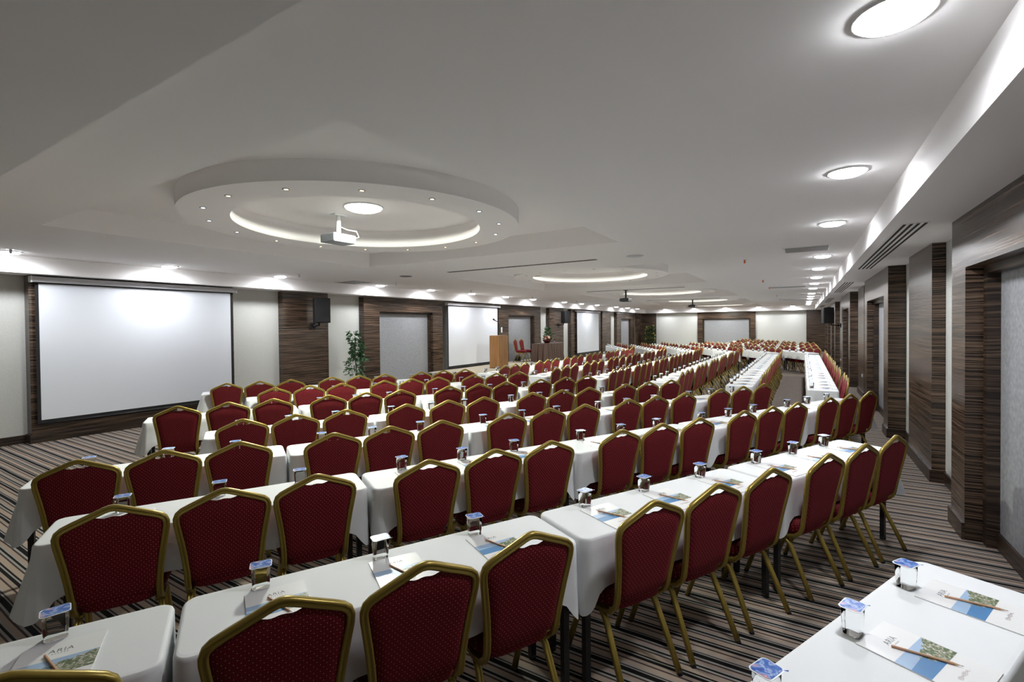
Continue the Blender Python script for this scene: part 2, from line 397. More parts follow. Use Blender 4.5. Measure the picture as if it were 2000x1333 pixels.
def frame(side, y0, y1, o0, o1, top, d, panel=True):
    t = sroot(tname())
    m = MB(); yb(side, 0, d, y0, o0, 0, ZS, m); yb(side, 0, d, o1, y1, 0, ZS, m); yb(side, 0, d, o0, o1, top, ZS, m)
    obj('wood_frame', m, M_wood, t)
    m = MB(); yb(side, 0, d * .5, o0, o0 + .09, 0, top, m); yb(side, 0, d * .5, o1 - .09, o1, 0, top, m); yb(side, 0, d * .5, o0 + .09, o1 - .09, top - .06, top, m)
    obj('inner_frame', m, M_woodd, t)
    if panel: obj('fabric_panel', yb(side, .0, .03, o0 + .09, o1 - .09, .0, top - .06, MB()), M_panel, t)
    m = MB()
    for a, b in ((y0 - .02, o0 + .005), (o1 - .005, y1 + .02)):
        yb(side, d, d + .02, a, b, 0, .14, m)
    yb(side, 0, d + .001, y0 - .02, y0, 0, .14, m); yb(side, 0, d + .001, y1, y1 + .02, 0, .14, m)
    yb(side, .03, .05, o0 + .09, o1 - .09, 0, .13, m)
    obj('skirting', m, M_woodd, t)
    return t
# left wall
LP = [('f', 2.46, 5.64, 2.62, 5.48, 2.69), ('p', 6.80, 8.06), ('f', 9.22, 12.63, 9.80, 12.14, 2.27), ('f', 16.15, 19.75, 16.9, 19.15, 2.27), ('p', 20.7, 22.3),
      ('f', 23.2, 27.5, 23.5, 27.2, 2.69), ('p', 27.85, 29.4), ('f', 30.5, 34.4, 31.35, 33.6, 2.25), ('p', 35.1, YF)]
for e in LP:
    if e[0] == 'p': pillar('L', e[1], e[2], .18)
    elif e[5] > 2.6:
        t = sroot(tname())
        obj('wood_panel', yb('L', 0, .20, e[1], e[2], 0, ZS, MB()), M_wood, t)
        obj('skirting', yb('L', .20, .22, e[1] - .02, e[1] + .5, 0, .14, yb('L', .20, .22, e[2] - .5, e[2] + .02, 0, .14, yb('L', 0, .201, e[1] - .02, e[1], 0, .14, yb('L', .20, .205, e[1] + .5, e[2] - .5, 0, .14, MB())))), M_woodd, t)
    else: frame('L', *e[1:6], .20)
RP = [('f', 2.30, 5.69, 2.72, 5.28, 2.25), ('p', 7.03, 8.38), ('f', 9.42, 12.73, 9.89, 12.28, 2.25), ('p', 13.96, 15.35), ('f', 16.45, 19.8, 16.97, 19.25, 2.25),
      ('p', 20.95, 22.4), ('f', 23.65, 26.95, 24.1, 26.5, 2.25), ('p', 28.2, 29.6), ('f', 30.6, 33.6, 31, 33.2, 2.25), ('f', -2.6, .6, -2.1, .1, 2.25)]
for e in RP:
    if e[0] == 'p': pillar('R', e[1], e[2], .12)
    else: frame('R', *e[1:6], .22)
pillar('F', XL, -9.46, .06); pillar('F', .21, XR, .06); frame('F', -6.48, -2.74, -6.13, -3.05, 2.2, .16)
# skirtings between the pillars
def skirts(side, items, lo, hi, name):
    m = MB(); y = lo
    for e in sorted(items, key=lambda q: q[1]):
        if e[1] - .02 > y: yb(side, 0, .02, y, e[1] - .02, 0, .13, m)
        y = max(y, e[2] + .02)
    if y < hi: yb(side, 0, .02, y, hi, 0, .13, m)
    struct(name, m, M_woodd)
skirts('L', LP, YN, YF, 'baseboard_left'); skirts('R', RP, YN, YF, 'baseboard_right')
skirts('F', [('p', XL, -9.46), ('f', -6.48, -2.74), ('p', .21, XR)], XL, XR, 'baseboard_far')

# ------------------------------------------------------------------ projection screens
def pscreen(y0, y1, z0, z1, label):
    x = XL + .24; t = thing('projection_screen', label, 'projection screen', (x, (y0 + y1) / 2, z0), 0, 'pull-down projection screens')
    h = (y1 - y0) / 2; H = z1 - z0
    obj('screen_housing', MB().tube([(.05, -h - .09, H + .066), (.05, h + .09, H + .066)], [(-.06, -.045), (.06, -.045), (.07, 0), (.06, .045), (-.06, .045)], sm=False), M_alu, t, .006)
    obj('housing_end_cap', MB().box(-.02, .12, -h - .105, -h - .088, H + .015, H + .115), M_ring, t); obj('housing_end_cap', MB().box(-.02, .12, h + .088, h + .105, H + .015, H + .115), M_ring, t)
    obj('screen_border', MB().box(.03, .036, -h - .045, h + .045, -.05, H + .03), M_border, t)
    obj('screen_cloth', MB().box(.0365, .039, -h, h, 0, H), M_screen, t)
    obj('bottom_bar', MB().tube([(.033, -h - .05, -.065), (.033, h + .05, -.065)], circ(.016, 10)), M_black, t)
    return t
pscreen(2.56, 5.54, .37, 2.555, 'large pull-down projection screen at far left wall, nearest the camera')
pscreen(12.85, 15.93, .44, 2.53, 'white pull-down projection screen behind the low stage')
pscreen(23.8, 27.0, .32, 2.53, 'white projection screen right of the flower table, deep in the room')

# ------------------------------------------------------------------ stage and what stands on it
SZ = .33
t = thing('stage', 'low beige carpeted stage platform along the left wall', 'stage', (-9.6, 15.8, 0))
obj('stage_top', MB().box(-.82, .86, -4.0, 4.2, SZ - .04, SZ), M_stage, t); obj('stage_skirt', MB().box(-.82, .83, -3.97, 4.17, 0, SZ - .04), M_stagef, t)
t = thing('lectern', 'plain teak lectern standing at the front of the stage', 'lectern', (-9.25, 14.25, SZ))
obj('body', MB().box(-.21, .21, -.29, .29, 0, 1.14), M_lect, t, .004); obj('top_board', MB().box(-.20, .20, -.28, .28, 1.14, 1.155), M_lect, t); obj('plinth', MB().box(-.212, .212, -.292, .292, 0, .02), M_woodd, t)
t = thing('microphone_stand', 'black boom microphone stand behind the lectern', 'microphone stand', (-9.72, 15.0, SZ))
obj('base', MB().lathe([(.0, .02), (.13, .018), (.14, .0)], n=20), M_black, t)
obj('pole', MB().rod((0, 0, .01), (0, 0, 1.62), .012), M_black, t); obj('clutch', MB().sphere((0, 0, 1.40), .035), M_black, t)
obj('boom', MB().rod((-.02, .13, 1.58), (.02, -.30, 1.70), .014), M_black, t)
mc = obj('microphone', MB().rod((.02, -.28, 1.69), (.03, -.40, 1.73), .022), M_black, t); obj('mesh_head', MB().sphere((.03, -.42, 1.735), .036), M_grille, mc)

def pleated(x0, x1, y0, y1, z0, z1, amp=.045, per=.11):
    m = MB(); pts = []
    def side(a, b, n):
        L = (Vector(b) - Vector(a)).length; k = max(2, int(L / (per / 6)))
        for i in range(k):
            u = i / k; p = Vector(a).lerp(Vector(b), u); pts.append((p.x, p.y, n, u * L))
    side((x0, y0), (x1, y0), (0, -1)); side((x1, y0), (x1, y1), (1, 0)); side((x1, y1), (x0, y1), (0, 1)); side((x0, y1), (x0, y0), (-1, 0))
    rows = 7; N = len(pts); vs = []
    for r in range(rows):
        h = r / (rows - 1)
        for (x, y, n, s) in pts:
            a = amp * (.35 + .9 * h) * (math.sin(2 * math.pi * s / per + .8 * math.sin(s * 9)) + .45 * math.sin(2 * math.pi * s / (per * 1.7))) + .05 * h
            vs.append((x + n[0] * a, y + n[1] * a, z1 + (z0 - z1) * h))
    m.add(vs, [(r * N + i, (r + 1) * N + i, (r + 1) * N + (i + 1) % N, r * N + (i + 1) % N) for r in range(rows - 1) for i in range(N)], True)
    return m
t = thing('skirted_table', 'speakers table with pleated brown satin skirt on the stage', 'table', (-9.22, 18.0, SZ))
obj('table_skirt', pleated(-.31, .31, -.82, .82, .012, .735), M_skirt, t); obj('tabletop', MB().box(-.325, .325, -.835, .835, .735, .75), M_skirt, t, .006)

# flowers on the table
t = thing('flower_arrangement', 'bowl of cream and rust flowers with ferns on the brown table', 'flower arrangement', (-9.2, 17.9, SZ + .75))
obj('bowl', MB().lathe([(0, 0), (.07, .0), (.12, .06), (.15, .12), (.14, .12), (.0, .05)], n=24), M_bowl, t)
def leaves(n, fn, size, w=.4, seed=1):
    rnd = random.Random(seed); m = MB()
    for i in range(n):
        p, d = fn(rnd); d = Vector(d).normalized(); s = size * rnd.uniform(.6, 1.25)
        a = d.cross(Vector((rnd.uniform(-1, 1), rnd.uniform(-1, 1), rnd.uniform(-.2, 1)))).normalized(); nn = d.cross(a).normalized()
        p = Vector(p); tip = p + d * s + Vector((0, 0, -.18 * s)); mid = p + d * s * .45
        m.add([p, mid + a * s * w * .5 + nn * s * .07, tip, mid - a * s * w * .5 + nn * s * .07, mid - nn * s * .03], [(0, 1, 4), (1, 2, 4), (2, 3, 4), (3, 0, 4)], True)
    return m
def fern(r):
    z = r.uniform(.12, .52); q = .11 * (1 - z / .6); a = r.uniform(0, 6.28); return (q * math.cos(a), q * math.sin(a) + .04, z), (math.cos(a), math.sin(a), r.uniform(.1, .8))
obj('foliage', leaves(150, fern, .11, .35, 3), M_leaf, t)
t.scale = (1.3, 1.3, 1.3)
rnd = random.Random(4); b1 = MB(); b2 = MB()
for i in range(26):
    a = rnd.uniform(0, 6.28); q = rnd.uniform(.03, .17); p = (q * math.cos(a), q * math.sin(a), .15 + rnd.uniform(0, .09) - q * .25)
    (b1 if i % 2 else b2).sphere(p, rnd.uniform(.022, .04), 8, 6)
obj('cream_blossoms', b1, M_blossom, t); obj('rust_blossoms', b2, M_rust, t)
t = thing('table_microphone', 'small black gooseneck microphone on the brown table', 'microphone', (-9.27, 17.5, SZ + .75))
obj('base', MB().lathe([(0, .02), (.05, .018), (.055, 0)], n=16), M_black, t); obj('gooseneck', MB().tube([(0, 0, .01), (0, .0, .14), (.01, -.05, .21), (.02, -.11, .235)], circ(.007, 8)), M_black, t)
obj('mesh_head', MB().tube([(.02, -.09, .228), (.025, -.19, .262)], circ(.024, 10)), M_grille, t)
t = thing('drinking_glass', 'empty stemmed drinking glass on the right end of brown table', 'glass', (-9.12, 18.45, SZ + .75))
obj('bowl', MB().lathe([(.0, .004), (.032, .003), (.034, 0), (.006, .006), (.006, .05), (.03, .07), (.036, .15), (.034, .15), (.028, .075), (0, .058)], n=20), M_glass, t)
# black bag behind
t = thing('bag', 'small black bag on the stage floor by the two red chairs', 'bag', (-10.4, 17.5, SZ))
b_ = MB(); b_.lathe([(0, 0), (.13, 0), (.15, .08), (.11, .2), (0, .23)], n=14); obj('body', b_, M_black, t); obj('handle', MB().tube([(-.05, 0, .2), (-.03, 0, .29), (.03, 0, .29), (.05, 0, .2)], circ(.008, 6)), M_black, t)

# ------------------------------------------------------------------ wall speakers, projectors, small fittings
def speaker(loc, rz, label, flip=1):
    t = thing('speaker', label, 'speaker', loc, rz, 'wall loudspeakers')
    m = MB(); P = [(-.19, -.17), (-.12, .17), (.12, .17), (.19, -.17)]
    vs = [(x, y, z) for z in (0, .60) for x, y in P]
    m.add(vs, [(3, 2, 1, 0), (4, 5, 6, 7), (0, 1, 5, 4), (1, 2, 6, 5), (2, 3, 7, 6), (3, 0, 4, 7)]); obj('cabinet', m, M_spk, t, .012)
    obj('grille', MB().box(-.172, .172, -.185, -.168, .02, .58), M_grille, t, .006)
    b = MB(); b.rod((0, .10, .02), (0, .10, -.07), .02); b.rod((0, .10, -.06), (-.05, .40, -.08), .018); b.box(-.10, .0, .39, .42, -.16, 0)
    obj('bracket', b, M_black, t); obj('clamp_knob', MB().sphere((-.03, .33, -.075), .045), M_black, t)
    return t
speaker((XL + .18 + .44, 7.50, 1.93), R(72), 'black loudspeaker on wood pillar right of the largest screen')
speaker((XL + .18 + .44, 21.55, 1.93), R(72), 'black loudspeaker on wood pillar above the stage flowers')
speaker((.82, 21.55, 1.80), R(-80), 'black loudspeaker high on a right pillar, farthest back')
def projector(loc, rz, zc, label, white=True, size=1.0):
    t = thing('projector', label, 'projector', loc, rz, 'ceiling projectors'); top = zc - loc[2]
    obj('body', MB().box(-.17, .17, -.135, .135, -.055, .055), M_proj if white else M_black, t, .012)
    obj('front_face', MB().box(-.168, .168, -.148, -.134, -.05, .05), M_spk, t, .006)
    obj('lens', MB().tube([(.09, -.14, 0), (.09, -.175, 0)], circ(.035, 16)), M_black, t)
    obj('rear_panel', MB().box(-.15, .15, .134, .139, -.04, .035), M_alu, t)
    obj('mount_pole', MB().tube([(0, 0, .05), (0, 0, .09), (0, 0, top - .01)], circ(.028, 12)), M_white if white else M_black, t)
    obj('ceiling_bracket', MB().box(-.09, .09, -.05, .05, top - .015, top), M_white if white else M_black, t); obj('mount_plate', MB().box(-.09, .09, -.07, .07, .055, .066), M_white if white else M_black, t)
    obj('cable', MB().tube([(-.12, .14, .0), (-.16, .20, .03), (-.13, .19, .10), (-.05, .10, .12), (0, .03, .16)], circ(.006, 6)), M_white, t)
    return t
projector((-5.17, 4.15, 2.96), R(-92), ZT, 'white ceiling projector hanging inside the nearest ceiling ring')
projector((-4.95, 15.3, 2.63), R(-90), ZC, 'black ceiling projector hanging before the third ceiling ring', False)
projector((-4.35, 23.2, 2.66), R(-90), ZC, 'small black ceiling projector hanging farthest from the camera', False)
t = thing('projector_mount', 'bare projector mount at left inside the second ceiling ring', 'mount', (-5.95, 10.9, ZT))
obj('bracket', MB().box(-.09, .09, -.05, .05, -.015, 0), M_grey, t); obj('pole', MB().rod((0, 0, -.01), (0, 0, -.17), .02), M_grey, t); obj('plate', MB().box(-.12, .12, -.12, .12, -.185, -.165), M_grey, t)
# ceiling vents
def slot(x0, x1, y, w, label):
    t = thing('air_slot', label, 'ceiling vent', ((x0 + x1) / 2, y, ZC), 0, 'long ceiling air slots'); h = (x1 - x0) / 2
    obj('frame', MB().box(-h, h, -w, w, -.006, 0), M_grey, t); obj('gap', MB().box(-h + .02, h - .02, -w * .5, w * .5, -.009, -.006), M_dark, t)
slot(-6.34, -3.05, 7.84, .045, 'long dark ceiling air slot between first and second rings')
slot(-6.24, -3.05, 15.1, .045, 'long dark ceiling air slot between second and third rings')
slot(-6.24, -3.05, 22.3, .045, 'long dark ceiling air slot between third and fourth rings')
def grille(x0, x1, y0, y1, z, label, n, along='y', mt=None):
    t = thing('ceiling_vent', label, 'ceiling vent', ((x0 + x1) / 2, (y0 + y1) / 2, z), 0, 'ceiling vents'); hx, hy = (x1 - x0) / 2, (y1 - y0) / 2
    obj('frame', MB().box(-hx, hx, -hy, hy, -.006, 0), M_grey if mt is None else mt, t)
    m = MB()
    for i in range(n):
        if along == 'y':
            x = -hx + (i + .5) * 2 * hx / n; m.box(x - hx / n * .42, x + hx / n * .42, -hy + .02, hy - .02, -.0095, -.006)
        else:
            y = -hy + (i + .5) * 2 * hy / n; m.box(-hx + .02, hx - .02, y - hy / n * .35, y + hy / n * .35, -.0095, -.006)
    obj('slats', m, M_dark if mt is not None else M_grille, t)
def grille_flat(x0, x1, y0, y1, label):
    t = thing('ceiling_vent', label, 'ceiling vent', ((x0 + x1) / 2, (y0 + y1) / 2, ZC), 0, 'ceiling vents'); hx, hy = (x1 - x0) / 2, (y1 - y0) / 2
    obj('frame', MB().box(-hx, hx, -hy, hy, -.008, 0), M_ring, t); obj('mesh_panel', MB().box(-hx + .03, hx - .03, -hy + .03, hy - .03, -.012, -.008), M_grey, t)
grille_flat(-.27, .0, 0, 0, '') if False else None
grille_flat(-.26, .36, 8.34, 8.9, 'grey rectangular ceiling vent between the right downlights, nearest')
grille_flat(-.9, .1, 16.9, 17.35, 'grey rectangular ceiling vent left of right downlights, second')
grille_flat(-.9, .1, 26.0, 26.4, 'grey rectangular ceiling vent left of right downlights, farthest')
grille_flat(-10.0, -9.25, 7.85, 8.5, 'grey rectangular ceiling vent above the left wall speaker')
for i, (a, b) in enumerate([(5.5, 9.65), (12.55, 16.6), (19.9, 24.0), (27.5, 31.0)]):
    grille(.76, .96, a, b, ZS, 'four-slot air vent in the right soffit, %s from the camera' % ORD[i + 1], 4, 'y', M_ceil)
t = tag(obj('ceiling_loudspeaker', MB().lathe([(0, -.012), (.12, -.012), (.14, -.004), (.14, 0)], n=24), M_alu), 'flat round ceiling loudspeaker beside the first air slot', 'ceiling loudspeaker'); t.location = (-2.37, 7.81, ZC)
t = tag(obj('ceiling_loudspeaker', MB().lathe([(0, -.012), (.12, -.012), (.14, -.004), (.14, 0)], n=24), M_grey), 'flat round ceiling loudspeaker left of the first air slot', 'ceiling loudspeaker'); t.location = (-7.6, 7.9, ZC)
def sprinkler(x, y, label, orange):
    t = thing('sprinkler', label, 'sprinkler', (x, y, ZC), 0, 'ceiling sprinklers')
    obj('rosette', MB().lathe([(0, -.006), (.04, -.005), (.045, 0)], n=16), M_orange if False else M_ring, t)
    obj('nozzle', MB().lathe([(.015, -.004), (.018, -.05), (.012, -.065), (0, -.065)], n=12), M_orange if orange else M_alu, t)
for i, y in enumerate((9.42, 14.03, 16.84, 21.7, 24.8)): sprinkler(-.88, y, 'ceiling sprinkler %s, %s from the camera right of rings' % ('in orange cap' if i < 3 else 'of bare metal', ORD[i + 1]), i < 3)
for i, (x, y) in enumerate(((-9.45, 2.05), (-9.1, 6.28), (-8.95, 8.95), (-8.95, 12.2), (-8.95, 16.2), (-8.95, 20.5))): sprinkler(x, y, 'small metal ceiling sprinkler near the left downlights, %s from left' % ORD[i + 1], False)
def plate(loc, rz, label, w=.08, h=.08, name='wall_socket', cat='wall socket'):
    t = thing(name, label, cat, loc, rz, None); obj('cover', MB().box(-w / 2, w / 2, -.012, 0, -h / 2, h / 2), M_white, t, .004); obj('insert', MB().box(-w / 3.4, w / 3.4, -.015, -.011, -h / 3.4, h / 3.4), M_ring, t)
plate((XR - .12 - .0, 14.3, .52), R(-90), 'white socket low on right pillar, nearer one')
plate((XR - .12 - .0, 21.9, .42), R(-90), 'white socket low on right pillar, farther one')
plate((XL + .20, 16.35, 1.66), R(90), 'white wall sensor above the left edge of lectern', .10, .22, 'wall_sensor', 'wall sensor')

# plants
t = thing('potted_ficus', 'tall green potted ficus against the white wall left of stage', 'plant', (-10.05, 8.55, 0))
obj('pot', MB().lathe([(0, 0), (.13, 0), (.17, .28), (.15, .28), (0, .25)], n=24), M_pot, t)
obj('stem', MB().tube([(0, 0, .2), (.02, .01, .6), (-.01, -.02, 1.1), (0, 0, 1.55)], circ(.014, 8)), M_stem, t)
def fic(r):
    z = r.choice([r.uniform(.55, 1.0), r.uniform(.9, 1.15), r.uniform(1.05, 1.42), r.uniform(1.2, 1.72)])
    q = (.20 if z < 1.0 else .15 if z < 1.4 else .11 if z < 1.5 else .12) * r.uniform(.1, 1.15) * (.7 if 1.02 < z < 1.1 else 1); a = r.uniform(0, 6.28)
    dy = -.06 if z > 1.45 or z < .95 else .05
    return (q * math.cos(a), q * math.sin(a) + dy, z), (math.cos(a), math.sin(a), r.uniform(-.7, .4))
obj('foliage', leaves(620, fic, .095, .55, 11), M_leaf, t)
t = thing('potted_plant', 'bushy potted plant with yellow blossoms in the far left corner', 'plant', (-9.7, 35.6, 0))
obj('pot', MB().lathe([(0, 0), (.2, 0), (.26, .4), (.23, .4), (0, .35)], n=24), M_pot, t)
obj('stem', MB().rod((0, 0, .3), (0, 0, 1.4), .03), M_stem, t)
def bush(r):
    z = r.uniform(.45, 1.75); q = .33 * r.uniform(.1, 1) * (1.1 - .5 * abs(z - .9)); a = r.uniform(0, 6.28); return (q * math.cos(a), q * math.sin(a), z), (math.cos(a), math.sin(a), r.uniform(-.4, .7))
obj('foliage', leaves(700, bush, .16, .5, 12), M_leaf2, t)
def yb_(r):
    z = r.uniform(.7, 1.8); q = .31 * (1.1 - .5 * abs(z - .9)); a = r.uniform(0, 6.28); return (q * math.cos(a), q * math.sin(a), z), (math.cos(a), math.sin(a), r.uniform(0, 1))
obj('blossoms', leaves(90, yb_, .10, .7, 13), M_yel, t)

# ------------------------------------------------------------------ banquet chair (local +y = the way the sitter faces)
def lean(z): return -.165 - (z - .40) * .165
SIDE = [(.36, .150), (.40, .186), (.50, .190), (.60, .200), (.70, .214), (.78, .222), (.83, .219)]
def frame_pts():
    half = [(.184, .445), (.186, .50), (.194, .58), (.205, .66), (.217, .73), (.226, .785), (.227, .812), (.219, .834), (.200, .850), (.16, .868), (.11, .888), (.06, .909), (.03, .921), (.010, .9265), (0, .927)]
    low = [(.181, .020, .366), (.183, -.03, .364), (.184, -.08, .368), (.184, -.125, .382), (.184, -.158, .412)]
    pts = [(-x, y, z) for x, y, z in low] + [(-x, lean(z), z) for x, z in half] + [(x, lean(z), z) for x, z in reversed(half[:-1])] + [(x, y, z) for x, y, z in reversed(low)]
    return pts
def halfw(z):
    T = [(.40, .183), (.50, .186), (.58, .194), (.66, .205), (.73, .217), (.785, .226), (.812, .227), (.834, .219), (.850, .200)]
    if z <= T[0][0]: return T[0][1]
    for (a, b), (c_, d) in zip(T, T[1:]):
        if z <= c_: return b + (d - b) * (z - a) / (c_ - a)
    return T[-1][1]
def topz(x):
    x = abs(x); T = [(0, .927), (.010, .9265), (.03, .921), (.06, .909), (.11, .888), (.16, .868), (.2, .850), (.219, .834), (.227, .812)]
    for (a, b), (c_, d) in zip(T, T[1:]):
        if x <= c_: return b + (d - b) * (x - a) / (c_ - a)
    return .812
def chair_meshes():
    prof = [(-.0165, 0), (-.0145, .009), (-.0075, .0125), (-.0015, .0065), (.0015, .0065), (.0075, .0125), (.0145, .009), (.0165, 0), (.0145, -.009), (.0075, -.0125), (.0015, -.0065), (-.0015, -.0065), (-.0075, -.0125), (-.0145, -.009)]
    D = {}
    D['back_frame'] = MB().tube(frame_pts(), prof, upv=(0, 1, .16001)).mesh('back_frame', M_gold)
    # upholstered back pad
    NU, NV = 34, 16; m = MB(); vs = []
    for sgn in (1, -1):
        for j in range(NV + 1):
            v = j / NV
            for i in range(NU + 1):
                u = -1 + 2 * i / NU
                xt = u * .2145; zt = topz(xt) - .014
                zb = .430 + .012 * u * u
                z = zb + (zt - zb) * v
                x = u * (halfw(z) - .010) * (1 - .12 * max(0, 1 - v * 7) ** 1.5)
                zt2 = topz(x) - .014 - .030 * math.exp(-(x / .058) ** 4); z = zb + (zt2 - zb) * v
                edge = min(1, (1 - abs(u)) * 5) ** .5 * min(1, v * 6, (1 - v) * 6) ** .5
                th = (.024 if sgn > 0 else .014) * edge
                vs.append((x, lean(z) + sgn * th, z))
    N1 = (NU + 1) * (NV + 1); fs = []
    for j in range(NV):
        for i in range(NU):
            a = j * (NU + 1) + i; fs.append((a, a + NU + 1, a + NU + 2, a + 1)); b = a + N1; fs.append((b, b + 1, b + NU + 2, b + NU + 1))
    m.add(vs, fs, True); D['backrest'] = m.mesh('backrest', M_red)
    # seat cushion
    m = MB(); N = 40; rings = [(.93, .384), (1.0, .395), (1.015, .43), (.99, .460), (.89, .477), (.55, .484), (0.02, .485)]; vs = []
    for s, z in rings:
        for i in range(N):
            a = 2 * math.pi * i / N; ca, sa = math.cos(a), math.sin(a); e = .42
            x = math.copysign(abs(ca) ** e, ca); y = math.copysign(abs(sa) ** e, sa)
            wx = .20 + .018 * y; vs.append((x * wx * s, .035 + y * .195 * s, z - (.006 if y > .8 and s > .9 else 0)))
    fs = [(r * N + i, r * N + (i + 1) % N, (r + 1) * N + (i + 1) % N, (r + 1) * N + i) for r in range(len(rings) - 1) for i in range(N)] + [tuple(reversed(range(N)))]
    m.add(vs, fs, True); D['seat'] = m.mesh('seat', M_red)
    sp = circ(.011, 8)
    D['seat_frame'] = MB().tube([(-.165, -.08, .374), (-.17, .12,   .374), (-.15, .18,   .374), (.15, .18,   .374), (.17, .12,   .374), (.165, -.08, .374), (.12, -.06, .374), (-.12, -.06, .374)], sp, closed=True).mesh('seat_frame', M_gold)
    for s, k in ((-1, 'l'), (1, 'r')):
        D['rear' + k] = MB().tube([(s * .170, .06, .368), (s * .174, -.0, .366), (s * .178, -.055, .352), (s * .182, -.092, .318), (s * .19, -.165, .17), (s * .198, -.24, .012)], [(a_ * 1.0, b_ * 1.0) for a_, b_ in prof], upv=(0, 1, .2)).mesh('leg', M_gold)
        D['front' + k] = MB().tube([(s * .170, -.12, .368), (s * .176, .0, .366), (s * .181, .07, .346), (s * .184, .105, .30), (s * .19, .165, .15), (s * .194, .215, .012)], [(a_ * 1.0, b_ * 1.0) for a_, b_ in prof], upv=(0, 1, .2)).mesh('leg', M_gold)
        D['frear' + k] = MB().tube([(s * .1976, -.236, .020), (s * .1985, -.245, 0)], circ(.0155, 10)).mesh('rubber_foot', M_foot)
        D['ffront' + k] = MB().tube([(s * .1938, .212, .020), (s * .1945, .218, 0)], circ(.0155, 10)).mesh('rubber_foot', M_foot)
    for d in D.values():
        for v in d.vertices: v.co.x *= .945
    return D
CARD = ['zero', 'one', 'two', 'three', 'four', 'five', 'six', 'seven', 'eight']
def spread(g, c0):
    """keep the three chairs of a table apart and in front of it"""
    m = sum(g) / 3; m = min(max(m, c0 - .03), c0 + .03); g = [m + (x - sum(g) / 3) for x in g]
    mid = min(max(g[1], c0 - .03), c0 + .03)
    return [max(min(g[0], mid - .468), c0 - .505), mid, min(max(g[2], mid + .468), c0 + .505)]
CH = chair_meshes()
chair_root = thing('banquet_chair', 'x', 'chair')
for k in ('back_frame', 'backrest', 'seat', 'seat_frame'): obj(k, CH[k], None, chair_root)
for k in ('l', 'r'):
    for e in ('rear', 'front'):
        g = obj('leg', CH[e + k], None, chair_root); obj('rubber_foot', CH['f' + e + k], None, g)
used = [False]
def chair(ax, ay, face, label, far=False):
    """ax, ay = point under the back's apex, face = unit vector the sitter faces"""
    rz = math.atan2(face[1], face[0]) - math.pi / 2
    x, y = ax + face[0] * .25, ay + face[1] * .25
    return dup(chair_root, (x, y, 0), rz, label, 'red and gold banquet chairs', ('rubber_foot',) if far else ())

# ------------------------------------------------------------------ tables and cloths
TL, TD = 1.592, .40
OUT = [(0, 0), (1, 0), (0, 1), (1, 1)]
def cloth_mesh(seed, oi=0, drop=.245):
    rnd = random.Random(seed); ph = [rnd.uniform(0, 6.28) for _ in range(8)]
    hx, hy, rr = TL / 2, TD / 2, .045; P = []
    def arc(cx, cy, a0):
        for i in range(8): a = a0 + (math.pi / 2) * i / 8; P.append((cx + rr * math.cos(a), cy + rr * math.sin(a), math.cos(a), math.sin(a)))
    def line(a, b, n, k):
        for i in range(k): u = (i + .0) / k; P.append((a[0] + (b[0] - a[0]) * u, a[1] + (b[1] - a[1]) * u, n[0], n[1]))
    arc(hx - rr, hy - rr, 0); line((hx - rr, hy), (-hx + rr, hy), (0, 1), 44)
    arc(-hx + rr, hy - rr, math.pi / 2); line((-hx, hy - rr), (-hx, -hy + rr), (-1, 0), 14)
    arc(-hx + rr, -hy + rr, math.pi); line((-hx + rr, -hy), (hx - rr, -hy), (0, -1), 44)
    arc(hx - rr, -hy + rr, 1.5 * math.pi); line((hx, -hy + rr), (hx, hy - rr), (1, 0), 14)
    N = len(P); s = 0; S = []
    for i in range(N): S.append(s); s += math.hypot(P[(i + 1) % N][0] - P[i][0], P[(i + 1) % N][1] - P[i][1])
    Z = .757; vs = []; fs = []
    rows = [('in', .80), ('in', .3), ('in', .06), ('e', 0), ('e', 1), ('e', 2)] + [('d', k / 7) for k in range(1, 8)]
    for kind, h in rows:
        for i, (x, y, nx, ny) in enumerate(P):
            if kind == 'in':
                k = 1 - h; vs.append((x * (1 - h * .25) if abs(x) < hx - .1 else x * (1 - .1 * h), y * k, Z))
            elif kind == 'e':
                o = (.0, .006, .010)[h]; vs.append((x + nx * o, y + ny * o, Z - (.001, .005, .014)[h]))
            else:
                dc = math.hypot(max(0, hx - abs(x)) * 1.8, max(0, hy - abs(y))); cn = math.exp(-(dc / .11) ** 2)
                d = (drop + .125 * cn) * (.06 + .94 * h)
                wv = .55 * math.sin(S[i] * 23 + ph[0] + h * .8) + .35 * math.sin(S[i] * 41 + ph[1]) + .25 * math.sin(S[i] * 71 + ph[2])
                lim = .7 if abs(nx) > .7 else 1
                o = .010 + h * (.005 + .0085 * wv * (lim if cn < .2 or abs(ny) > .9 else .45) + (.085 if OUT[oi][0 if x < 0 else 1] else .004) * cn * (.25 if abs(ny) > .7 else 1) * (1 + .6 * math.sin(S[i] * 60 + ph[3])) * (1 - abs(ny) ** 8 * .6))
                vs.append((x + nx * max(.004, o), y + ny * max(.004, o), Z - .014 - d))
    for r in range(len(rows) - 1):
        for i in range(N): j = (i + 1) % N; fs.append((r * N + i, (r + 1) * N + i, (r + 1) * N + j, r * N + j))
    fs.append(tuple(range(N))); return MB().add(vs, fs, True).mesh('tablecloth', M_cloth)
CL = [[cloth_mesh(s * 4 + k, k) for s in range(3)] for k in range(4)]
for cl in sum(CL, []):
    for p in cl.polygons:
        if abs(p.normal.z) > .97: p.use_smooth = False
tab_root = thing('conference_table', 'x', 'table')
_tt = [(TL / 2 - .008, TD / 2 - .008, .048, z) for z in (.728, .752)]
lg = MB().box(-.016, .016, -.016, .016, .02, .728).mesh('leg', M_black); ft = MB().lathe([(0, .022), (.022, .02), (.022, 0), (0, 0)], n=12).mesh('glide', M_foot)
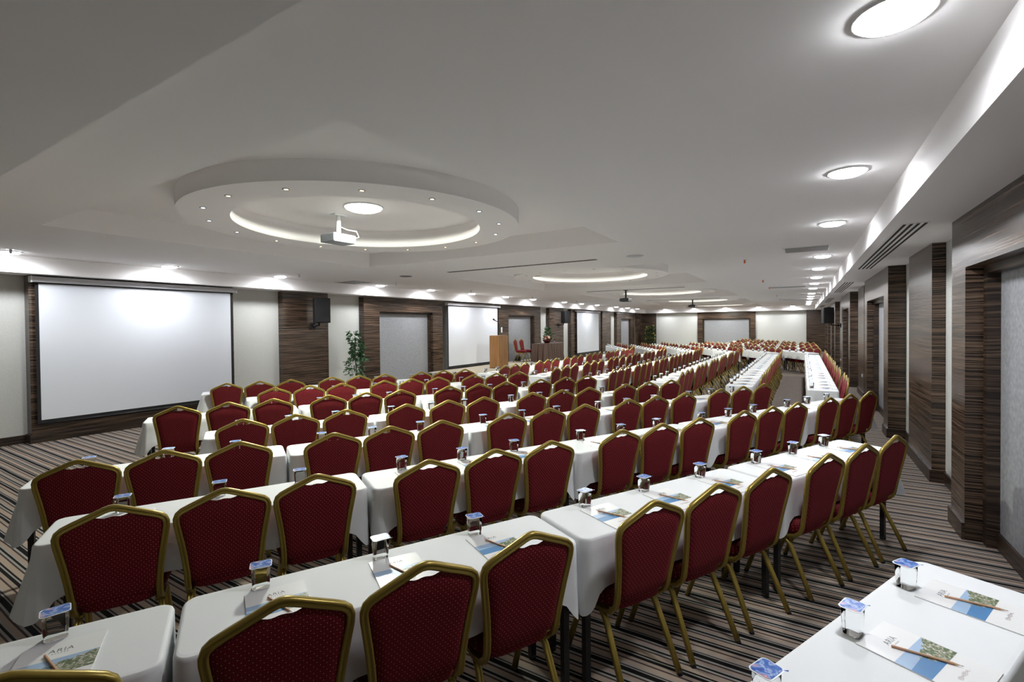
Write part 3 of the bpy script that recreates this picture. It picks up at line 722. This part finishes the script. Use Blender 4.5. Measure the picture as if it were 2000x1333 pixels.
for sx in (-1, 1):
    for sy in (-1, 1):
        g = obj('leg', lg, None, tab_root); g.location = (sx * (TL / 2 - .045), sy * (TD / 2 - .05), 0); obj('glide', ft, None, g)
obj('cross_rail', MB().box(-TL / 2 + .05, TL / 2 - .05, -.01, .01, .69, .728), M_black, tab_root)
cloth_root = []
# cup: local +y away from the sitter
def rr_loft(levels, n=6):
    vs = []; N = 4 * n; fs = []
    for hx, hy, r, z in levels:
        for q, (cx, cy) in enumerate(((hx - r, hy - r), (-hx + r, hy - r), (-hx + r, -hy + r), (hx - r, -hy + r))):
            for i in range(n):
                a = math.pi / 2 * (q + i / (n - 1)); vs.append((cx + r * math.cos(a), cy + r * math.sin(a), z))
    for L in range(len(levels) - 1):
        for i in range(N): j = (i + 1) % N; fs.append((L * N + i, L * N + j, (L + 1) * N + j, (L + 1) * N + i))
    fs += [tuple(reversed(range(N))), tuple(range((len(levels) - 1) * N, len(levels) * N))]
    return MB().add(vs, fs, True)
def flat_caps(d):
    for p in d.polygons:
        if abs(p.normal.z) > .9: p.use_smooth = False
    return d
o_ = obj('tabletop', flat_caps(rr_loft(_tt).mesh('tabletop', M_ply)), None, tab_root)
cup_body = flat_caps(rr_loft([(.029, .022, .010, 0), (.0305, .0235, .011, .002), (.0315, .0245, .012, .020), (.0325, .0255, .012, .022), (.035, .028, .013, .090)]).mesh('cup_body', M_cup))
cup_rim = flat_caps(rr_loft([(.0355, .0285, .013, .0902), (.040, .033, .014, .0906), (.040, .033, .014, .0922), (.0355, .0285, .013, .0926)]).mesh('rim', M_rim))
lidm = rr_loft([(.0365, .0295, .013, .0927), (.0365, .0295, .013, .0934)]); lidm.add([(.030, -.028, .0932), (.044, -.037, .0938), (.036, -.040, .0938)], [(0, 1, 2)])
cup_lid = flat_caps(lidm.mesh('foil_lid', M_lid))
cup_root = thing('water_cup', 'x', 'water cup'); obj('cup_body', cup_body, None, cup_root); obj('rim', cup_rim, None, cup_root); obj('foil_lid', cup_lid, None, cup_root)
# note pad: local +y away from the sitter
PW, PL = .212, .297
pad_root = thing('notepad', 'x', 'notepad')
obj('sheets', MB().box(-PW / 2, PW / 2, -PL / 2, PL / 2, 0, .004), M_paper, pad_root)
obj('cover_picture', MB().box(-PW / 2, PW / 2, -.045, .045, .0041, .0043), M_print, pad_root)
def textmesh(body, size, m, shear=0, space=1.0):
    cu = bpy.data.curves.new('txt', 'FONT'); cu.body = body; cu.size = size; cu.align_x = 'CENTER'; cu.shear = shear; cu.space_character = space; cu.extrude = .00012
    o = bpy.data.objects.new('txt', cu); C.objects.link(o); bpy.context.view_layer.update()
    d = bpy.data.meshes.new_from_object(o.evaluated_get(bpy.context.evaluated_depsgraph_get())); bpy.data.objects.remove(o); d.materials.clear(); d.materials.append(m); return d
tx = textmesh('ARIA', .027, M_ink, 0, 1.1); o = obj('logo', tx, None, pad_root); o.location = (0, .085, .0042); o['label'] = 'grey printed logo letters'
tx = textmesh('CLAROS', .007, M_ink, 0, 1.9); o = obj('logo_subline', tx, None, pad_root); o.location = (0, .074, .0042)
# handwriting-like mark: a looping pen line
sw = []
for i in range(70):
    u = i / 69; sw.append((-.035 + .07 * u + .004 * math.cos(u * 50), -.088 + .0045 * math.sin(u * 50) * (1 + .5 * math.sin(u * 13)), .0043))
obj('script_line', MB().tube(sw, circ(.00035, 4), upv=(0, 0, 1)), M_inkp, pad_root)
pen_root = thing('pencil', 'x', 'pencil')
obj('barrel', MB().tube([(0, .085, .0037), (0, -.065, .0037)], circ(.0037, 6), upv=(0, 0, 1), sm=False), M_pencil, pen_root)
mt = MB(); mt.tube([(0, -.065, .0037), (0, -.066, .0037)], circ(.0036, 6), upv=(0, 0, 1)); n0 = len(mt.v)
mt.add([(0, -.084, .0037)] + [(.0036 * math.cos(i * math.pi / 3), -.066, .0037 + .0036 * math.sin(i * math.pi / 3)) for i in range(6)], [(0, 1 + i, 1 + (i + 1) % 6) for i in range(6)], True)
obj('sharpened_tip', mt, M_blossom, pen_root); obj('graphite_point', MB().add([(0, -.088, .0037)] + [(.0011 * math.cos(i * math.pi / 3), -.0815, .0037 + .0011 * math.sin(i * math.pi / 3)) for i in range(6)], [(0, 1 + i, 1 + (i + 1) % 6) for i in range(6)]), M_lead, pen_root)

nt_ = [0]
def table_set(cx, cy, t, b, chairs, tlabel, plabels, far, with_chairs=True, seats=(-.47, 0, .47), ends=0):
    """cx,cy = centre of the table; t = unit vector along the row; b = unit vector from the table to the sitters"""
    nt_[0] += 1; rz = math.atan2(t[1], t[0])      # local x along t, local y = -b (or b mirrored)
    sg = 1 if (t[0] * -b[1] - t[1] * -b[0]) > 0 else -1
    dup(tab_root, (cx, cy, 0), rz, 'black-legged table under white cloth, ' + tlabel, 'conference tables under cloth', ('glide',) if far else ())
    o = bpy.data.objects.new('tablecloth', CL[ends][nt_[0] % 3]); C.objects.link(o); o.location = (cx, cy, 0); o.rotation_euler = (0, 0, rz)
    tag(o, 'white cloth draped over the table, ' + tlabel, 'tablecloth', 'white tablecloths')
    rp = math.atan2(-b[1], -b[0]) - math.pi / 2
    for k, s in enumerate(seats):
        j = lambda a: random.uniform(-a, a)
        px, py = cx + t[0] * s, cy + t[1] * s
        dup(cup_root, (px - b[0] * .145 + t[0] * (-.03 + j(.015)), py - b[1] * .145 + t[1] * (-.03 + j(.015)), .7572), rp + j(.25), 'sealed water cup at ' + plabels[k], 'sealed water cups')
        a = j(.04)
        dup(pad_root, (px + b[0] * .045 + t[0] * (.01 + j(.01)), py + b[1] * .045 + t[1] * .01, .7572), rp + a, 'printed white notepad at ' + plabels[k], 'printed notepads', ('logo', 'logo_subline', 'script_line') if far else ())
        if not far: dup(pen_root, (px + b[0] * .045 + t[0] * .012, py + b[1] * .045 + t[1] * .012, .7572 + .0045), rp + .42 + j(.05), 'wooden pencil on notepad at ' + plabels[k], 'wooden pencils')

TH = R(28.5); T1 = (math.sin(TH), math.cos(TH)); B1 = (math.cos(TH), -math.sin(TH))
NEAR = {
 1: (-1.68, [[-1.45, -.98, -.50], [.11, .58, 1.05], [1.76, 2.24, 2.78], [3.37, 3.87, 4.35]]),
 2: (-2.945, [[-.54, -.07, .38], [1.07, 1.56, 2.03], [2.75, 3.21, 3.70], [4.40, 4.84, 5.28], [6.0, 6.45, 6.89]]),
 3: (-4.13, [[-.92, -.46, .01], [.70, 1.15, 1.63], [2.33, 2.83, 3.27], [4.0, 4.42, 4.92], [5.61, 6.09, 6.59]]),
 4: (-5.225, [[.05, .51, .99], [1.64, 2.15, 2.60], [3.35, 3.79, 4.25], [4.97, 5.42, 5.90]]),
 5: (-6.48, [[-.57, -.07, .41], [1.04, 1.49, 1.96], [2.68, 3.17, 3.60], [4.26, 4.78, 5.23]]),
 6: (-7.77, [[.48, .97, 1.41], [2.11, 2.55, 3.0], [3.69, 4.14, 4.64]]),
 7: (-8.87, [[-.10, .33, .79], [1.47, 1.92, 2.36], [3.14, 3.56, 4.01]])}
DT = .54 - TD / 2       # table centre in front of the chairs' apex line
def near_pos(s, q): return (T1[0] * s + B1[0] * q, T1[1] * s + B1[1] * q)
for k, (q, groups) in NEAR.items():
    n = 0; ng = len(groups); cm = sum(sum(g) / 3 for g in groups) / ng
    for gi, g in enumerate(groups):
        q0 = q + (.0 if gi or k not in (2, 3, 5) else -.06)
        c0 = cm + (gi - (ng - 1) / 2) * 1.635; cx, cy = near_pos(c0, q0 - DT); th = TH
        t_ = (math.sin(th), math.cos(th)); b_ = (math.cos(th), -math.sin(th)); lab = []; g = spread(g, c0)
        for s in g:
            n += 1; lab.append('%s seat from left, near slanting row %s' % (ORD[n], CARD[k])); x, y = near_pos(s, q0 + random.uniform(0, .02))
            chair(x, y, (-b_[0], -b_[1]), 'red gold-framed banquet chair, %s from left, slanting row %s from the camera' % (ORD[n], CARD[k]))
        table_set(cx, cy, t_, b_, None, '%s from left, slanting row %s from camera' % (ORD[gi + 1], CARD[k]), lab, False, seats=[s - c0 for s in g], ends=(gi == 0) + 2 * (gi == ng - 1))
# the table at the bottom right corner, nearest the camera
TH0 = R(25.5); T0 = (math.sin(TH0), math.cos(TH0)); B0 = (math.cos(TH0), -math.sin(TH0))
ex, ey = .43, 2.70; cx, cy = ex - T0[0] * TL / 2 + B0[0] * TD / 2, ey - T0[1] * TL / 2 + B0[1] * TD / 2
table_set(cx, cy, T0, B0, None, 'alone at the bottom right corner of the photo', ['the %s place of the bottom right table' % q for q in ('nearest', 'middle', 'farthest')], False, seats=(-.50, .03, .53), ends=3)
# lengthwise rows facing the stage
MX = [-5.66, -4.40, -3.16, -1.88, -.58, .61]; MY = [9.42, 9.48, 9.48, 9.50, 9.62, 9.60]
for m_, (mx, my) in enumerate(zip(MX, MY)):
    n = 0
    for gi in range(6):
        yc = my + gi * 1.655; lab = []
        for s in (-.48, 0, .48):
            n += 1; lab.append('%s seat from camera, lengthwise row %s from stage' % (ORD[n], CARD[m_ + 1]))
            chair(mx + random.uniform(-.012, .012), yc + s + random.uniform(-.012, .012), (-1, 0), 'red gold-framed banquet chair, %s from camera, lengthwise row %s from stage' % (ORD[n], CARD[m_ + 1]), yc > 12)
        table_set(mx - DT, yc, (0, 1), (1, 0), None, '%s from camera, lengthwise row %s from stage' % (ORD[gi + 1], CARD[m_ + 1]), lab, yc > 12, seats=(-.48, 0, .48), ends=(gi == 0) + 2 * (gi == 5))
# far rows, the near rows mirrored
FARR = {k: v for k, v in NEAR.items()}
FARR[1] = (-1.68, [[-3.17, -2.70, -2.23], [-1.54, -1.07, -.6]] + NEAR[1][1][1:])
FARR[8] = (-.40, [[s - 1.64 * g for s in (.98, 1.45, 1.92)] for g in (4, 3, 2, 1, 0)])
ORDER = {7: 1, 6: 2, 5: 3, 4: 4, 3: 5, 2: 6, 1: 7, 8: 8}
for k, (q, groups) in FARR.items():
    cm = sum(sum(g) / 3 for g in groups) / len(groups); n = 0; rk = ORDER[k]; dx, dy = (-.25, -.15) if k not in (1, 8) else (-.15, 0)
    for gi, g in enumerate(groups):
        c0 = cm + (gi - (len(groups) - 1) / 2) * 1.635; cx, cy = near_pos(c0, q - DT); lab = []; g = spread(g, c0)
        t_ = (T1[0], -T1[1]); b_ = (B1[0], -B1[1])
        for s in g:
            n += 1; lab.append('%s seat from left, far slanting row %s from stage' % (ORD[n], CARD[rk])); x, y = near_pos(s, q + .012)
            chair(x + dx, 27.9 - y + dy, (-b_[0], -b_[1]), 'red banquet chair, %s from left, far slanting row %s from stage' % (ORD[n], CARD[rk]), True)
        table_set(cx + dx, 27.9 - cy + dy, t_, b_, None, '%s from left, far slanting row %s from stage' % (ORD[gi + 1], CARD[rk]), lab, True, seats=[s - c0 for s in g])
# two chairs behind the speakers' table
for x, y, f, lb in ((-10.14, 16.82, (.97, .2), 'red banquet chair on the stage, nearer to the lectern'), (-10.16, 17.36, (.99, .1), 'red banquet chair on the stage, nearer to the brown table')):
    L_ = math.hypot(*f); o = chair(x, y, (f[0] / L_, f[1] / L_), lb); o.location.z = SZ + .012

# the prototypes themselves are not part of the room: remove them
for rt_ in (chair_root, tab_root, cup_root, pad_root, pen_root):
    for ch in list(rt_.children):
        for g in list(ch.children): bpy.data.objects.remove(g)
        bpy.data.objects.remove(ch)
    bpy.data.objects.remove(rt_)
